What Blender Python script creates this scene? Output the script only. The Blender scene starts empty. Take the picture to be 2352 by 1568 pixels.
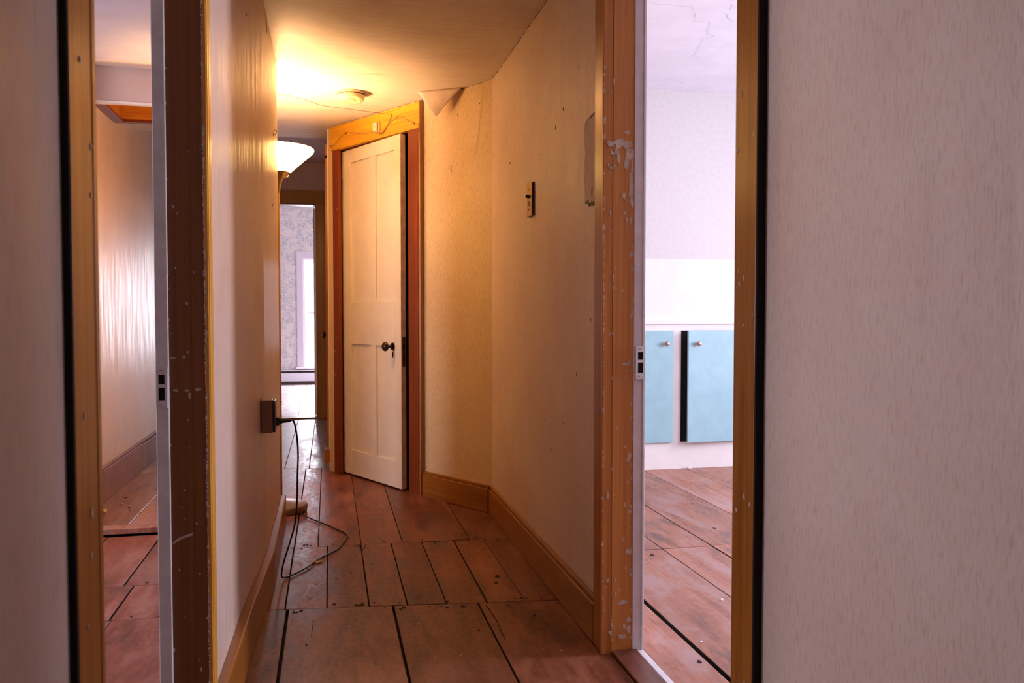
import bpy, bmesh, math, random
from mathutils import Vector, Matrix
random.seed(7)
SC = bpy.context.scene
COL = SC.collection

# ---------------------------------------------------------------- camera
cam_d = bpy.data.cameras.new('camera')
cam_d.sensor_width = 36.0
cam_d.lens = 1898 / 2352 * 36.0
cam_d.clip_start = 0.02
cam_d.dof.use_dof = True
cam_d.dof.focus_distance = 3.0
cam_d.dof.aperture_fstop = 8.0
cam = bpy.data.objects.new('camera', cam_d)
cam.location = (0, 0, 1.0)
cam.rotation_euler = (math.radians(90 - 1.96), 0, math.radians(-12.5))
COL.objects.link(cam)
SC.camera = cam

# ---------------------------------------------------------------- world, exposure
SC.view_settings.view_transform = 'Standard'
SC.view_settings.look = 'None'
SC.view_settings.gamma = 1.0
SC.view_settings.exposure = 0.0
SC.view_settings.use_curve_mapping = False
SC.render.film_transparent = False
w = bpy.data.worlds.new('overcast_sky')
SC.world = w
w.use_nodes = True
w.node_tree.nodes['Background'].inputs[0].default_value = (0.86, 0.90, 1.0, 1)
w.node_tree.nodes['Background'].inputs[1].default_value = 3.0

# ---------------------------------------------------------------- daylight at the windows, plus added fill lights
DAY = (0.83, 0.805, 1.0)
def area(name, loc, target, sx, sy, power, color=DAY):
    l = bpy.data.lights.new(name, 'AREA')
    l.shape = 'RECTANGLE'; l.size = sx; l.size_y = sy
    l.energy = power; l.color = color
    o = bpy.data.objects.new(name, l)
    o.location = loc
    o.rotation_euler = (Vector(target) - Vector(loc)).to_track_quat('-Z', 'Y').to_euler()
    COL.objects.link(o)
    return o
area('daylight_right_room_window', (4.50, 1.98, 1.3), (0, 1.98, 1.1), 0.55, 1.3, 165)
area('right_room_added_fill', (4.50, 3.55, 1.35), (1.0, 4.2, 1.0), 1.0, 1.3, 96)  # added fill light to brighten the cupboard wall, behind an invented window opening
area('daylight_left_room_window', (-3.25, 2.9, 1.2), (0, 1.4, 1.0), 1.0, 1.2, 68)
area('daylight_far_room_window', (0.1, 12.35, 1.2), (-0.3, 8.6, -0.3), 1.0, 1.5, 190, (0.93, 0.88, 1.0))
area('far_room_added_fill', (2.65, 10.2, 1.5), (-0.3, 10.2, 0.2), 1.1, 1.3, 75, (0.93, 0.88, 1.0))  # added fill light to brighten the far room, behind an invented side opening

# ---------------------------------------------------------------- node materials
def lin(c):
    return tuple(((v / 255) / 12.92 if v / 255 <= 0.04045 else ((v / 255 + 0.055) / 1.055) ** 2.4) for v in c)
def newmat(name):
    m = bpy.data.materials.new(name); m.use_nodes = True
    nt = m.node_tree
    return m, nt, nt.nodes['Principled BSDF']
def N(nt, t, **kw):
    n = nt.nodes.new(t)
    for k, v in kw.items():
        setattr(n, k, v)
    return n
def coords(nt, scale, rotz=0.0):
    tc = N(nt, 'ShaderNodeTexCoord'); mp = N(nt, 'ShaderNodeMapping')
    mp0 = N(nt, 'ShaderNodeMapping')
    mp0.inputs['Rotation'].default_value = (0, 0, rotz)
    mp.inputs['Scale'].default_value = scale
    nt.links.new(tc.outputs['Object'], mp0.inputs['Vector'])
    nt.links.new(mp0.outputs['Vector'], mp.inputs['Vector'])
    return mp.outputs['Vector']
def noise(nt, vec, scale, detail=4, rough=0.5, dist=0.0):
    n = N(nt, 'ShaderNodeTexNoise')
    n.inputs['Scale'].default_value = scale
    n.inputs['Detail'].default_value = detail
    n.inputs['Roughness'].default_value = rough
    n.inputs['Distortion'].default_value = dist
    nt.links.new(vec, n.inputs['Vector'])
    return n.outputs['Fac']
def ramp(nt, fac, stops):
    r = N(nt, 'ShaderNodeValToRGB')
    els = r.color_ramp.elements
    while len(els) < len(stops): els.new(0.5)
    for e, (p, c) in zip(els, stops):
        e.position = p
        e.color = (c[0], c[1], c[2], 1) if not isinstance(c, (int, float)) else (c, c, c, 1)
    nt.links.new(fac, r.inputs['Fac'])
    return r.outputs['Color']
def mix(nt, fac, a, b, mode='MIX'):
    m = N(nt, 'ShaderNodeMix', data_type='RGBA', blend_type=mode)
    for i, v in ((0, fac), (6, a), (7, b)):
        if isinstance(v, (int, float)): m.inputs[i].default_value = v
        elif isinstance(v, tuple): m.inputs[i].default_value = (*v[:3], 1)
        else: nt.links.new(v, m.inputs[i])
    return m.outputs[2]
def bump(nt, bs, fac, strength, dist=0.002):
    b = N(nt, 'ShaderNodeBump')
    b.inputs['Strength'].default_value = strength
    b.inputs['Distance'].default_value = dist
    nt.links.new(fac, b.inputs['Height'])
    nt.links.new(b.outputs['Normal'], bs.inputs['Normal'])

def wallpaper(name, base, fleck, rough=0.5, amount=0.75, bumps=0.35, sheen_streak=True, fine=1.0):
    m, nt, bs = newmat(name)
    v1 = coords(nt, (150 * fine, 150 * fine, 14 * fine))
    v2 = coords(nt, (420 * fine, 420 * fine, 40 * fine))
    v3 = coords(nt, (1, 1, 1))
    n1 = noise(nt, v1, 1.0, 3, 0.6)
    n2 = noise(nt, v2, 1.0, 2, 0.5)
    f1 = ramp(nt, n1, [(0.0, 1.0), (0.36, 0.75), (0.47, 0.0)])
    c = mix(nt, f1, base, fleck)
    c2 = mix(nt, 0.25, c, ramp(nt, n2, [(0.35, fleck), (0.6, base)]))
    big = noise(nt, v3, 2.2, 4, 0.55)
    c3 = mix(nt, 0.14, c2, ramp(nt, big, [(0.3, (0.25, 0.17, 0.12)), (0.7, (1, 0.96, 0.9))]), 'OVERLAY')
    nt.links.new(c3, bs.inputs['Base Color'])
    vs = coords(nt, (40, 40, 3))
    rr = noise(nt, vs, 1.0, 3, 0.6)
    nt.links.new(ramp(nt, rr, [(0.3, rough - 0.06), (0.7, rough + 0.14)]), bs.inputs['Roughness'])
    bump(nt, bs, n1, bumps, 0.0015)
    return m
def plain(name, col, rough=0.5, metal=0.0, nscale=30, var=0.06, bumps=0.1, spec=0.5):
    m, nt, bs = newmat(name)
    v = coords(nt, (1, 1, 1))
    n = noise(nt, v, nscale, 4, 0.6)
    c = mix(nt, ramp(nt, n, [(0.3, 0.0), (0.7, 1.0)]), tuple(x * (1 - var * 2) for x in col), tuple(min(1, x * (1 + var)) for x in col))
    nt.links.new(c, bs.inputs['Base Color'])
    bs.inputs['Roughness'].default_value = rough
    bs.inputs['Metallic'].default_value = metal
    bs.inputs['Specular IOR Level'].default_value = spec
    if bumps: bump(nt, bs, n, bumps, 0.002)
    return m
def wood(name, dark, light, scale, rotz=0.0, rough=0.3, bumps=0.12, coat=0.25):
    """scale: how fast the grain changes along x, y, z (small = along the grain)"""
    m, nt, bs = newmat(name)
    v = coords(nt, scale, rotz)
    n = noise(nt, v, 1.0, 5, 0.62, 0.6)
    n2 = noise(nt, coords(nt, tuple(s * 0.16 for s in scale), rotz), 1.0, 3, 0.5)
    c = mix(nt, ramp(nt, n, [(0.32, 0.0), (0.66, 1.0)]), dark, light)
    c = mix(nt, 0.35, c, ramp(nt, n2, [(0.3, dark), (0.75, light)]))
    nt.links.new(c, bs.inputs['Base Color'])
    bs.inputs['Roughness'].default_value = rough
    bs.inputs['Coat Weight'].default_value = coat
    bs.inputs['Coat Roughness'].default_value = 0.2
    bump(nt, bs, n, bumps, 0.001)
    return m
def boards(name, c_dark, c_mid, c_light, rough=0.38):
    m, nt, bs = newmat(name)
    at = N(nt, 'ShaderNodeVertexColor', layer_name='board')
    tc = N(nt, 'ShaderNodeTexCoord')
    off = N(nt, 'ShaderNodeVectorMath', operation='MULTIPLY_ADD')
    nt.links.new(at.outputs['Color'], off.inputs[0])
    off.inputs[1].default_value = (7, 9, 5)
    nt.links.new(tc.outputs['Object'], off.inputs[2])
    mp = N(nt, 'ShaderNodeMapping'); mp.inputs['Scale'].default_value = (34, 1.7, 10)
    nt.links.new(off.outputs[0], mp.inputs['Vector'])
    g = noise(nt, mp.outputs['Vector'], 1.0, 6, 0.65, 1.4)
    mp2 = N(nt, 'ShaderNodeMapping'); mp2.inputs['Scale'].default_value = (9, 3.0, 6)
    nt.links.new(off.outputs[0], mp2.inputs['Vector'])
    big = noise(nt, mp2.outputs['Vector'], 1.0, 8, 0.68, 0.5)
    mp3 = N(nt, 'ShaderNodeMapping'); mp3.inputs['Scale'].default_value = (60, 45, 40)
    nt.links.new(off.outputs[0], mp3.inputs['Vector'])
    fine = noise(nt, mp3.outputs['Vector'], 1.0, 3, 0.6)
    c = mix(nt, ramp(nt, g, [(0.3, 0.0), (0.7, 1.0)]), c_dark, c_mid)
    c = mix(nt, ramp(nt, big, [(0.48, 0.0), (0.62, 0.9)]), c, c_light)
    c = mix(nt, ramp(nt, big, [(0.33, 0.85), (0.46, 0.0)]), c, tuple(x * 0.42 for x in c_dark))
    sep = N(nt, 'ShaderNodeSeparateColor'); nt.links.new(at.outputs['Color'], sep.inputs[0])
    br = N(nt, 'ShaderNodeMapRange'); nt.links.new(sep.outputs[0], br.inputs[0])
    br.inputs[3].default_value = 0.78; br.inputs[4].default_value = 1.2
    hs = N(nt, 'ShaderNodeHueSaturation'); nt.links.new(c, hs.inputs['Color'])
    nt.links.new(br.outputs[0], hs.inputs['Value'])
    nt.links.new(hs.outputs[0], bs.inputs['Base Color'])
    nt.links.new(ramp(nt, mix(nt, 0.5, fine, big), [(0.35, rough - 0.1), (0.65, rough + 0.22)]), bs.inputs['Roughness'])
    bump(nt, bs, mix(nt, 0.5, g, big), 0.22, 0.0015)
    return m

M = {}
M['paper'] = wallpaper('aged_beige_wallpaper', (0.69, 0.545, 0.46), (0.47, 0.33, 0.25), 0.45, fine=2.7)
M['paper_slub'] = wallpaper('aged_beige_slub_wallpaper', (0.70, 0.53, 0.31), (0.38, 0.22, 0.09), 0.45, fine=3.0)
M['paper_fine'] = wallpaper('aged_beige_wallpaper_plain', (0.69, 0.545, 0.46), (0.56, 0.42, 0.34), 0.36, fine=1.6)
M['paper_gloss'] = wallpaper('glossy_landing_wallpaper', (0.69, 0.525, 0.44), (0.58, 0.42, 0.33), 0.40, fine=2.2)
M['paper_gloss'].node_tree.nodes['Principled BSDF'].inputs['Specular IOR Level'].default_value = 0.3
M['paper_mauve'] = wallpaper('mauve_landing_wallpaper', (0.74, 0.58, 0.60), (0.58, 0.43, 0.42), 0.5, fine=1.5)
M['ceil'] = plain('papered_ceiling', (0.72, 0.60, 0.50), 0.55, nscale=3, var=0.06, bumps=0.0)
def ceiling_paper():
    m, nt, bs = newmat('brushed_ceiling_paper')
    v = coords(nt, (6, 110, 10)); n = noise(nt, v, 1.0, 5, 0.62, 0.3)
    b = noise(nt, coords(nt, (1, 1, 1)), 2.5, 4, 0.55)
    c = mix(nt, ramp(nt, n, [(0.25, 0.0), (0.55, 1.0)]), (0.57, 0.48, 0.43), (0.70, 0.615, 0.56))
    c = mix(nt, ramp(nt, b, [(0.3, 0.5), (0.5, 0.0)]), c, (0.55, 0.42, 0.34))
    nt.links.new(c, bs.inputs['Base Color']); bs.inputs['Roughness'].default_value = 0.6
    bump(nt, bs, mix(nt, 0.5, n, b), 0.3, 0.004)
    return m
M['ceil'] = ceiling_paper()
M['left_ceiling'] = plain('pale_lilac_ceiling_paint', (0.60, 0.56, 0.66), 0.6, nscale=4)
M['pink_paint'] = plain('dull_pink_plaster_paint', (0.62, 0.50, 0.47), 0.6, nscale=4)
M['white_wall'] = plain('white_plaster_paint', (0.84, 0.83, 0.82), 0.6, nscale=5, var=0.03)
M['rose_wall'] = plain('pale_rose_wallpaper', (0.66, 0.65, 0.65), 0.6, nscale=40, var=0.03)
M['lilac'] = plain('lilac_white_ceiling_paint', (0.80, 0.80, 0.90), 0.6, nscale=6, var=0.03)
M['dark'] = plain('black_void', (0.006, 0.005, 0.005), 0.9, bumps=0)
M['under'] = plain('dark_gap_dirt_and_shade', (0.012, 0.008, 0.006), 0.9, bumps=0)  # dirt in the floor gaps; also painted shade on the near casing edges
AMB_D, AMB_L = (0.22, 0.062, 0.009), (0.46, 0.175, 0.022)
M['amber_v'] = wood('amber_varnished_pine_upright', AMB_D, AMB_L, (70, 70, 2.2))
M['amber_base'] = wood('amber_varnished_pine_baseboard', (0.19, 0.060, 0.006), (0.36, 0.13, 0.014), (50, 2.0, 50))
M['golden_v'] = wood('golden_pine_upright', (0.55, 0.24, 0.03), (0.85, 0.45, 0.07), (90, 90, 1.8))
M['brown_v'] = wood('brown_stained_jamb_wood', (0.20, 0.070, 0.018), (0.33, 0.115, 0.026), (110, 110, 2.0), rough=0.5, coat=0.0)
M['orange_v'] = wood('orange_jamb_wood', (0.50, 0.175, 0.03), (0.74, 0.31, 0.06), (110, 110, 2.0), rough=0.45, coat=0.0)
ANG = math.atan2(1.31, -0.795)       # direction of the angled wall
M['header'] = wood('yellow_pine_header', (0.48, 0.21, 0.006), (0.76, 0.39, 0.010), (2.2, 60, 60), rotz=-ANG, rough=0.5, coat=0.0)
M['redwood'] = wood('red_brown_casing_wood', (0.12, 0.018, 0.001), (0.25, 0.045, 0.002), (60, 60, 2.0), rough=0.42, coat=0.0)
M['dark_wood'] = wood('dark_brown_casing_wood', (0.28, 0.11, 0.012), (0.48, 0.22, 0.03), (60, 60, 2.0), rough=0.4)
M['hatch'] = wood('orange_hatch_wood', (0.42, 0.15, 0.02), (0.65, 0.27, 0.04), (3, 60, 60), rough=0.4)
M['door_paint'] = plain('cream_door_paint', (0.76, 0.66, 0.52), 0.42, nscale=12, var=0.03, bumps=0.06)
M['door_edge'] = plain('worn_door_edge_paint', (0.88, 0.68, 0.52), 0.5, nscale=20, var=0.15)
M['white_trim'] = plain('white_trim_paint', (0.86, 0.83, 0.85), 0.4, nscale=25, var=0.05)
M['grey_trim'] = plain('greyed_white_trim_paint', (0.90, 0.90, 0.90), 0.5, nscale=25, var=0.06)
M['chip'] = plain('chipped_old_paint', (0.66, 0.53, 0.42), 0.6, nscale=60, var=0.15)
M['plaster'] = plain('grey_skim_plaster', (0.64, 0.50, 0.41), 0.8, nscale=25)
M['teal'] = plain('pale_blue_cupboard_paint', (0.32, 0.56, 0.63), 0.45, nscale=9, var=0.05)
M['copper'] = plain('copper_knob_metal', (0.45, 0.26, 0.2), 0.35, 0.8, bumps=0)
M['iron'] = plain('black_iron', (0.015, 0.012, 0.011), 0.35, 0.6, bumps=0)
M['knob'] = plain('dark_brown_glazed_knob', (0.035, 0.009, 0.008), 0.12, bumps=0)
M['brass'] = plain('old_brass', (0.42, 0.27, 0.10), 0.3, 0.9, bumps=0)
M['brass_gold'] = plain('polished_lamp_brass', (0.72, 0.47, 0.18), 0.22, 0.95, bumps=0)
M['lock'] = plain('worn_steel_lock_plate', (0.24, 0.17, 0.12), 0.4, 0.6, nscale=80, var=0.4)
M['cord'] = plain('black_rubber_cord', (0.012, 0.011, 0.014), 0.3, bumps=0)
M['wire_red'] = plain('reddish_brown_bell_wire', (0.22, 0.085, 0.05), 0.5, bumps=0)
M['wire_tan'] = plain('tan_cloth_wire', (0.33, 0.19, 0.06), 0.6, bumps=0)
M['ivory'] = plain('ivory_plastic', (0.60, 0.50, 0.30), 0.35, bumps=0, var=0.01)
M['brown_plastic'] = plain('brown_outlet_plastic', (0.25, 0.13, 0.065), 0.4, bumps=0, var=0.02)
M['black_plastic'] = plain('black_outlet_plastic', (0.02, 0.014, 0.012), 0.3, bumps=0)
M['heater'] = plain('white_heater_enamel', (0.66, 0.64, 0.72), 0.4, bumps=0, var=0.01)
M['vinyl'] = plain('white_window_vinyl', (0.8, 0.8, 0.84), 0.35, bumps=0, var=0.01)
M['floor'] = boards('red_brown_painted_floorboards', (0.105, 0.028, 0.015), (0.185, 0.054, 0.026), (0.26, 0.095, 0.055), rough=0.36)
M['floor_red'] = boards('worn_red_floorboards', (0.18, 0.048, 0.032), (0.30, 0.085, 0.055), (0.34, 0.16, 0.13))
M['floor_pink'] = boards('scuffed_pinkish_floorboards', (0.24, 0.088, 0.05), (0.42, 0.165, 0.095), (0.36, 0.225, 0.20))
M['floor_white'] = boards('pale_glare_floorboards', (0.5, 0.42, 0.42), (0.62, 0.54, 0.54), (0.72, 0.66, 0.68))  # pale tone paints the window glare into the far floor colour
M['floor_grey'] = boards('scuffed_glossy_floorboards', (0.15, 0.07, 0.05), (0.25, 0.13, 0.095), (0.36, 0.25, 0.21), 0.34)
M['chip_wood'] = plain('raw_wood_splinter', (0.62, 0.36, 0.13), 0.7)
M['stain'] = plain('yellow_brown_water_stain', (0.60, 0.40, 0.20), 0.5, bumps=0)
M['grime'] = plain('dark_grime', (0.07, 0.045, 0.035), 0.7, bumps=0)
M['crack'] = plain('hairline_crack_grey', (0.45, 0.42, 0.50), 0.8, bumps=0)  # lilac-grey line colour of the ceiling cracks
M['crack_warm'] = plain('brown_ceiling_crack_dirt', (0.30, 0.19, 0.12), 0.8, bumps=0)

def floral():
    m, nt, bs = newmat('blue_green_floral_wallpaper')
    v = coords(nt, (1, 1, 1))
    a = noise(nt, v, 12, 2, 0.5, 0.8)
    b = noise(nt, v, 60, 3, 0.7, 0.5)
    c = noise(nt, v, 30, 2, 0.5)
    col = mix(nt, ramp(nt, c, [(0.45, 0.0), (0.55, 1.0)]), (0.14, 0.26, 0.24), (0.16, 0.22, 0.42))
    mask = N(nt, 'ShaderNodeMath', operation='MULTIPLY')
    nt.links.new(ramp(nt, a, [(0.40, 0.0), (0.54, 1.0)]), mask.inputs[0])
    nt.links.new(ramp(nt, b, [(0.47, 0.0), (0.60, 0.85)]), mask.inputs[1])
    nt.links.new(mix(nt, mask.outputs[0], (0.64, 0.57, 0.56), col), bs.inputs['Base Color'])
    bs.inputs['Roughness'].default_value = 0.6
    return m
M['floral'] = floral()
def glass_mat():
    m, nt, bs = newmat('window_glass')
    for n in list(nt.nodes):
        if n.type != 'OUTPUT_MATERIAL': nt.nodes.remove(n)
    out = [n for n in nt.nodes if n.type == 'OUTPUT_MATERIAL'][0]
    t = N(nt, 'ShaderNodeBsdfTransparent'); g = N(nt, 'ShaderNodeBsdfGlossy'); g.inputs['Roughness'].default_value = 0.02
    ms = N(nt, 'ShaderNodeMixShader'); ms.inputs[0].default_value = 0.06
    nt.links.new(t.outputs[0], ms.inputs[1]); nt.links.new(g.outputs[0], ms.inputs[2]); nt.links.new(ms.outputs[0], out.inputs[0])
    return m
M['glass'] = glass_mat()
def shade_mat():
    m, nt, bs = newmat('lit_frosted_glass_shade')
    bs.inputs['Base Color'].default_value = (0.9, 0.86, 0.78, 1)
    bs.inputs['Roughness'].default_value = 0.35
    bs.inputs['Emission Color'].default_value = (1.0, 0.56, 0.17, 1)
    bs.inputs['Emission Strength'].default_value = 25.0
    return m
M['shade'] = shade_mat()

# ---------------------------------------------------------------- mesh helpers
WORLD = {}
def empty(name, loc):
    o = bpy.data.objects.new(name, None); o.location = loc; o.empty_display_size = 0.1
    COL.objects.link(o); WORLD[o.name] = Vector(loc)
    return o
def tag(o, label=None, cat=None, group=None, kind=None):
    if label: o['label'] = label
    if cat: o['category'] = cat
    if group: o['group'] = group
    if kind: o['kind'] = kind
    return o
class MB:
    def __init__(s, M4=None):
        s.v = []; s.f = []; s.mi = []; s.c = []; s.M = M4; s.cur = (0.5, 0.5, 0.5)
    def add(s, vs, fs, mi=0):
        n = len(s.v)
        for p in vs:
            p = Vector(p)
            s.v.append(s.M @ p if s.M else p)
        for f in fs:
            s.f.append([n + i for i in f]); s.mi.append(mi); s.c.append(s.cur)
        return s
    def box(s, x0, x1, y0, y1, z0, z1, mi=0):
        if x0 > x1: x0, x1 = x1, x0
        if y0 > y1: y0, y1 = y1, y0
        if z0 > z1: z0, z1 = z1, z0
        return s.add([(x0, y0, z0), (x1, y0, z0), (x1, y1, z0), (x0, y1, z0), (x0, y0, z1), (x1, y0, z1), (x1, y1, z1), (x0, y1, z1)],
                     [(0, 3, 2, 1), (4, 5, 6, 7), (0, 1, 5, 4), (1, 2, 6, 5), (2, 3, 7, 6), (3, 0, 4, 7)], mi)
    def prism(s, poly, z0, z1, mi=0):
        """vertical prism over a plan polygon (counter-clockwise)"""
        a = sum(poly[i][0] * poly[(i + 1) % len(poly)][1] - poly[(i + 1) % len(poly)][0] * poly[i][1] for i in range(len(poly)))
        if a < 0: poly = poly[::-1]
        n = len(poly)
        vs = [(x, y, z0) for x, y in poly] + [(x, y, z1) for x, y in poly]
        fs = [tuple(range(n - 1, -1, -1)), tuple(range(n, 2 * n))] + [(i, (i + 1) % n, n + (i + 1) % n, n + i) for i in range(n)]
        return s.add(vs, fs, mi)
    def lathe(s, prof, cx, cy, seg=48, mi=0, axis='z', cz=0):
        n = len(prof); vs = []; fs = []
        for k in range(seg):
            a = 2 * math.pi * k / seg
            for r, z in prof:
                p = (r * math.cos(a), r * math.sin(a), z)
                if axis == 'x': p = (p[2], p[0], p[1])
                if axis == 'y': p = (p[1], p[2], p[0])
                vs.append((cx + p[0], cy + p[1], cz + p[2]))
        for k in range(seg):
            k2 = (k + 1) % seg
            for i in range(n - 1):
                fs.append((k * n + i, k2 * n + i, k2 * n + i + 1, k * n + i + 1))
        return s.add(vs, fs, mi)
    def tube(s, pts, r, seg=10, mi=0, smooth=6):
        P = [Vector(p) for p in pts]
        if smooth:
            Q = []
            for i in range(len(P) - 1):
                p0 = P[max(i - 1, 0)]; p1 = P[i]; p2 = P[i + 1]; p3 = P[min(i + 2, len(P) - 1)]
                for k in range(smooth):
                    t = k / smooth
                    Q.append(0.5 * ((2 * p1) + (p2 - p0) * t + (2 * p0 - 5 * p1 + 4 * p2 - p3) * t * t + (3 * p1 - p0 - 3 * p2 + p3) * t ** 3))
            Q.append(P[-1]); P = Q
        vs = []; fs = []
        up = Vector((0.13, 0.2, 1)).normalized()
        for i, p in enumerate(P):
            t = (P[min(i + 1, len(P) - 1)] - P[max(i - 1, 0)]).normalized()
            a = t.cross(up)
            if a.length < 1e-3: a = t.cross(Vector((1, 0, 0)))
            a.normalize(); b = t.cross(a).normalized()
            rr = r[i * len(r) // len(P)] if isinstance(r, (list, tuple)) else r
            for k in range(seg):
                th = 2 * math.pi * k / seg
                vs.append(p + a * math.cos(th) * rr + b * math.sin(th) * rr)
        for i in range(len(P) - 1):
            for k in range(seg):
                k2 = (k + 1) % seg
                fs.append((i * seg + k, i * seg + k2, (i + 1) * seg + k2, (i + 1) * seg + k))
        fs.append(tuple(range(seg))); fs.append(tuple((len(P) - 1) * seg + k for k in range(seg - 1, -1, -1)))
        return s.add(vs, fs, mi)
    def blob(s, c, ux, uy, rx, ry, mi=0, n=9, th=0.0008, jag=0.35, rnd=random):
        """small raised irregular flake on a surface: centre, two in-plane unit vectors"""
        c = Vector(c); ux = Vector(ux); uy = Vector(uy); nn = ux.cross(uy).normalized()
        ring = []
        for k in range(n):
            a = 2 * math.pi * k / n; q = 1 + rnd.uniform(-jag, jag)
            ring.append(c + ux * math.cos(a) * rx * q + uy * math.sin(a) * ry * q)
        th = th * rnd.uniform(.6, 1.3); top = [p + nn * th for p in ring]; bot = [p - nn * 0.0006 for p in ring]
        fs = [tuple(range(n)), tuple(range(2 * n - 1, n - 1, -1))] + [(i, n + i, n + (i + 1) % n, (i + 1) % n) for i in range(n)]
        return s.add(top + bot, fs, mi)
    def build(s, name, mats, parent=None, bevel=0, smooth=False, colors=False, at=None, segs=2):
        if not isinstance(mats, (list, tuple)): mats = [mats]
        me = bpy.data.meshes.new(name)
        off = Vector((0, 0, 0))
        pw = None
        if parent is not None: off = WORLD[parent.name]
        elif at is not None: off = Vector(at)
        me.from_pydata([tuple(p - off) for p in s.v], [], s.f)
        for m in mats: me.materials.append(m)
        for i, p in enumerate(me.polygons):
            p.material_index = s.mi[i]; p.use_smooth = smooth
        if colors:
            ca = me.color_attributes.new('board', 'FLOAT_COLOR', 'CORNER')
            for i, p in enumerate(me.polygons):
                for li in p.loop_indices: ca.data[li].color = (*s.c[i], 1)
        me.update()
        bm = bmesh.new(); bm.from_mesh(me); bmesh.ops.recalc_face_normals(bm, faces=bm.faces); bm.to_mesh(me); bm.free()
        o = bpy.data.objects.new(name, me); COL.objects.link(o)
        if parent is not None:
            o.parent = parent; WORLD[o.name] = off
        elif at is not None:
            o.location = at; WORLD[o.name] = off
        else: WORLD[o.name] = Vector((0, 0, 0))
        if bevel:
            b = o.modifiers.new('bevel', 'BEVEL'); b.width = bevel; b.segments = segs; b.limit_method = 'ANGLE'; b.angle_limit = math.radians(40)
        if smooth:
            e = o.modifiers.new('edges', 'EDGE_SPLIT'); e.split_angle = math.radians(38)
        return o
def frame(o2, a2, b2, z=0.0):
    """local x runs a2->b2 in plan, local y is its left-hand normal"""
    d = (Vector(b2) - Vector(a2)).normalized()
    return Matrix(((d.x, -d.y, 0, o2[0]), (d.y, d.x, 0, o2[1]), (0, 0, 1, z), (0, 0, 0, 1)))
def S(o, label, cat):
    return tag(o, label, cat, kind='structure')

Z1 = 2.15          # hall ceiling
VX, VY, VZ = (1, 0, 0), (0, 1, 0), (0, 0, 1)

# ---------------------------------------------------------------- floors
def board_set(mb, us, v0, v1, gap=0.004, ztop=0.0, rnd=random):
    """boards running along the hall between the gap positions us"""
    for a, b in zip(us[:-1], us[1:]):
        ga = a[1] if isinstance(a, tuple) else gap; gb = b[1] if isinstance(b, tuple) else gap
        ua = a[0] if isinstance(a, tuple) else a; ub = b[0] if isinstance(b, tuple) else b
        mb.cur = (rnd.random(), rnd.random(), rnd.random())
        dz = rnd.uniform(-0.0012, 0.0012)
        x0, x1 = ua + ga / 2, ub - gb / 2
        e0 = v0(ua) if callable(v0) else v0; e0b = v0(ub) if callable(v0) else v0
        e1 = v1(ua) if callable(v1) else v1; e1b = v1(ub) if callable(v1) else v1
        z = ztop + dz; c = 0.0015
        vs = [(x0, e0 + .0015, z - .02), (x1, e0b + .0015, z - .02), (x1, e1b - .0015, z - .02), (x0, e1 - .0015, z - .02),
              (x0, e0 + .0015, z - c), (x1, e0b + .0015, z - c), (x1, e1b - .0015, z - c), (x0, e1 - .0015, z - c),
              (x0 + c, e0 + .0015 + c, z), (x1 - c, e0b + .0015 + c, z), (x1 - c, e1b - .0015 - c, z), (x0 + c, e1 - .0015 - c, z)]
        mb.add(vs[:8], [(0, 3, 2, 1), (0, 1, 5, 4), (1, 2, 6, 5), (2, 3, 7, 6), (3, 0, 4, 7)], 1)
        vs = vs[4:]
        fs = [(4, 5, 9, 8), (5, 6, 10, 9), (6, 7, 11, 10), (7, 4, 8, 11), (8, 9, 10, 11)]
        mb.add(vs, [tuple(i - 4 for i in f) for f in fs], 0)
rf = random.Random(3)
rowAB = lambda u: 2.858 - 0.115 * (u + 0.15)
rowBC = lambda u: 3.614 - 0.048 * (u + 0.19)
rowCD = lambda u: 5.50 if u < -.3 else (5.50 - 0.30 * (u + 0.28) if u < 0.1 else 5.6)
mb = MB()
board_set(mb, [(-.36, .004), (-.143, .009), (.207, .008), (.497, .006), (.80, .004)], -1.5, rowAB, rnd=rf)
board_set(mb, [(-.36, .004), (-.152, .004), (-.013, .003), (.128, .004), (.257, .004), (.39, .004), (.53, .005), (.662, .002), (.80, .004)], rowAB, rowBC, rnd=rf)
board_set(mb, [(-.36, .004), (-.150, .004), (-.052, .003), (.130, .0025), (.307, .003), (.603, .004), (.9, .004)], rowBC, rowCD, rnd=rf)
# nails, knots and dents along the board ends
def floor_marks(mb, pts, mi=1, rx=.006, ry=.005, rnd=rf):
    for u, v in pts:
        k = rnd.uniform(.6, 1.3)
        mb.blob((u, v, .0012), VX, VY, rx * k, ry * k, mi, 7, .0006, .3, rnd)
nl = []
for i in range(26):
    u = rf.uniform(-.15, .72)
    nl.append((u, rowAB(u) + rf.choice((-.03, .025)) + rf.uniform(-.01, .01)))
    if i % 2: nl.append((u, rowBC(u) + rf.choice((-.03, .03)) + rf.uniform(-.01, .01)))
floor_marks(mb, nl, 1, .005, .006)
floor_marks(mb, [(.62, 3.05), (.60, 2.98)], 1, .008, .010)
floor_marks(mb, [(rf.uniform(-.1, .7), rf.uniform(2.3, 5.2)) for i in range(22)], 1, .003, .004)
floor_marks(mb, [(rf.uniform(-.1, .7), rf.uniform(2.3, 4)) for i in range(9)], 2, .003, .002)
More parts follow.
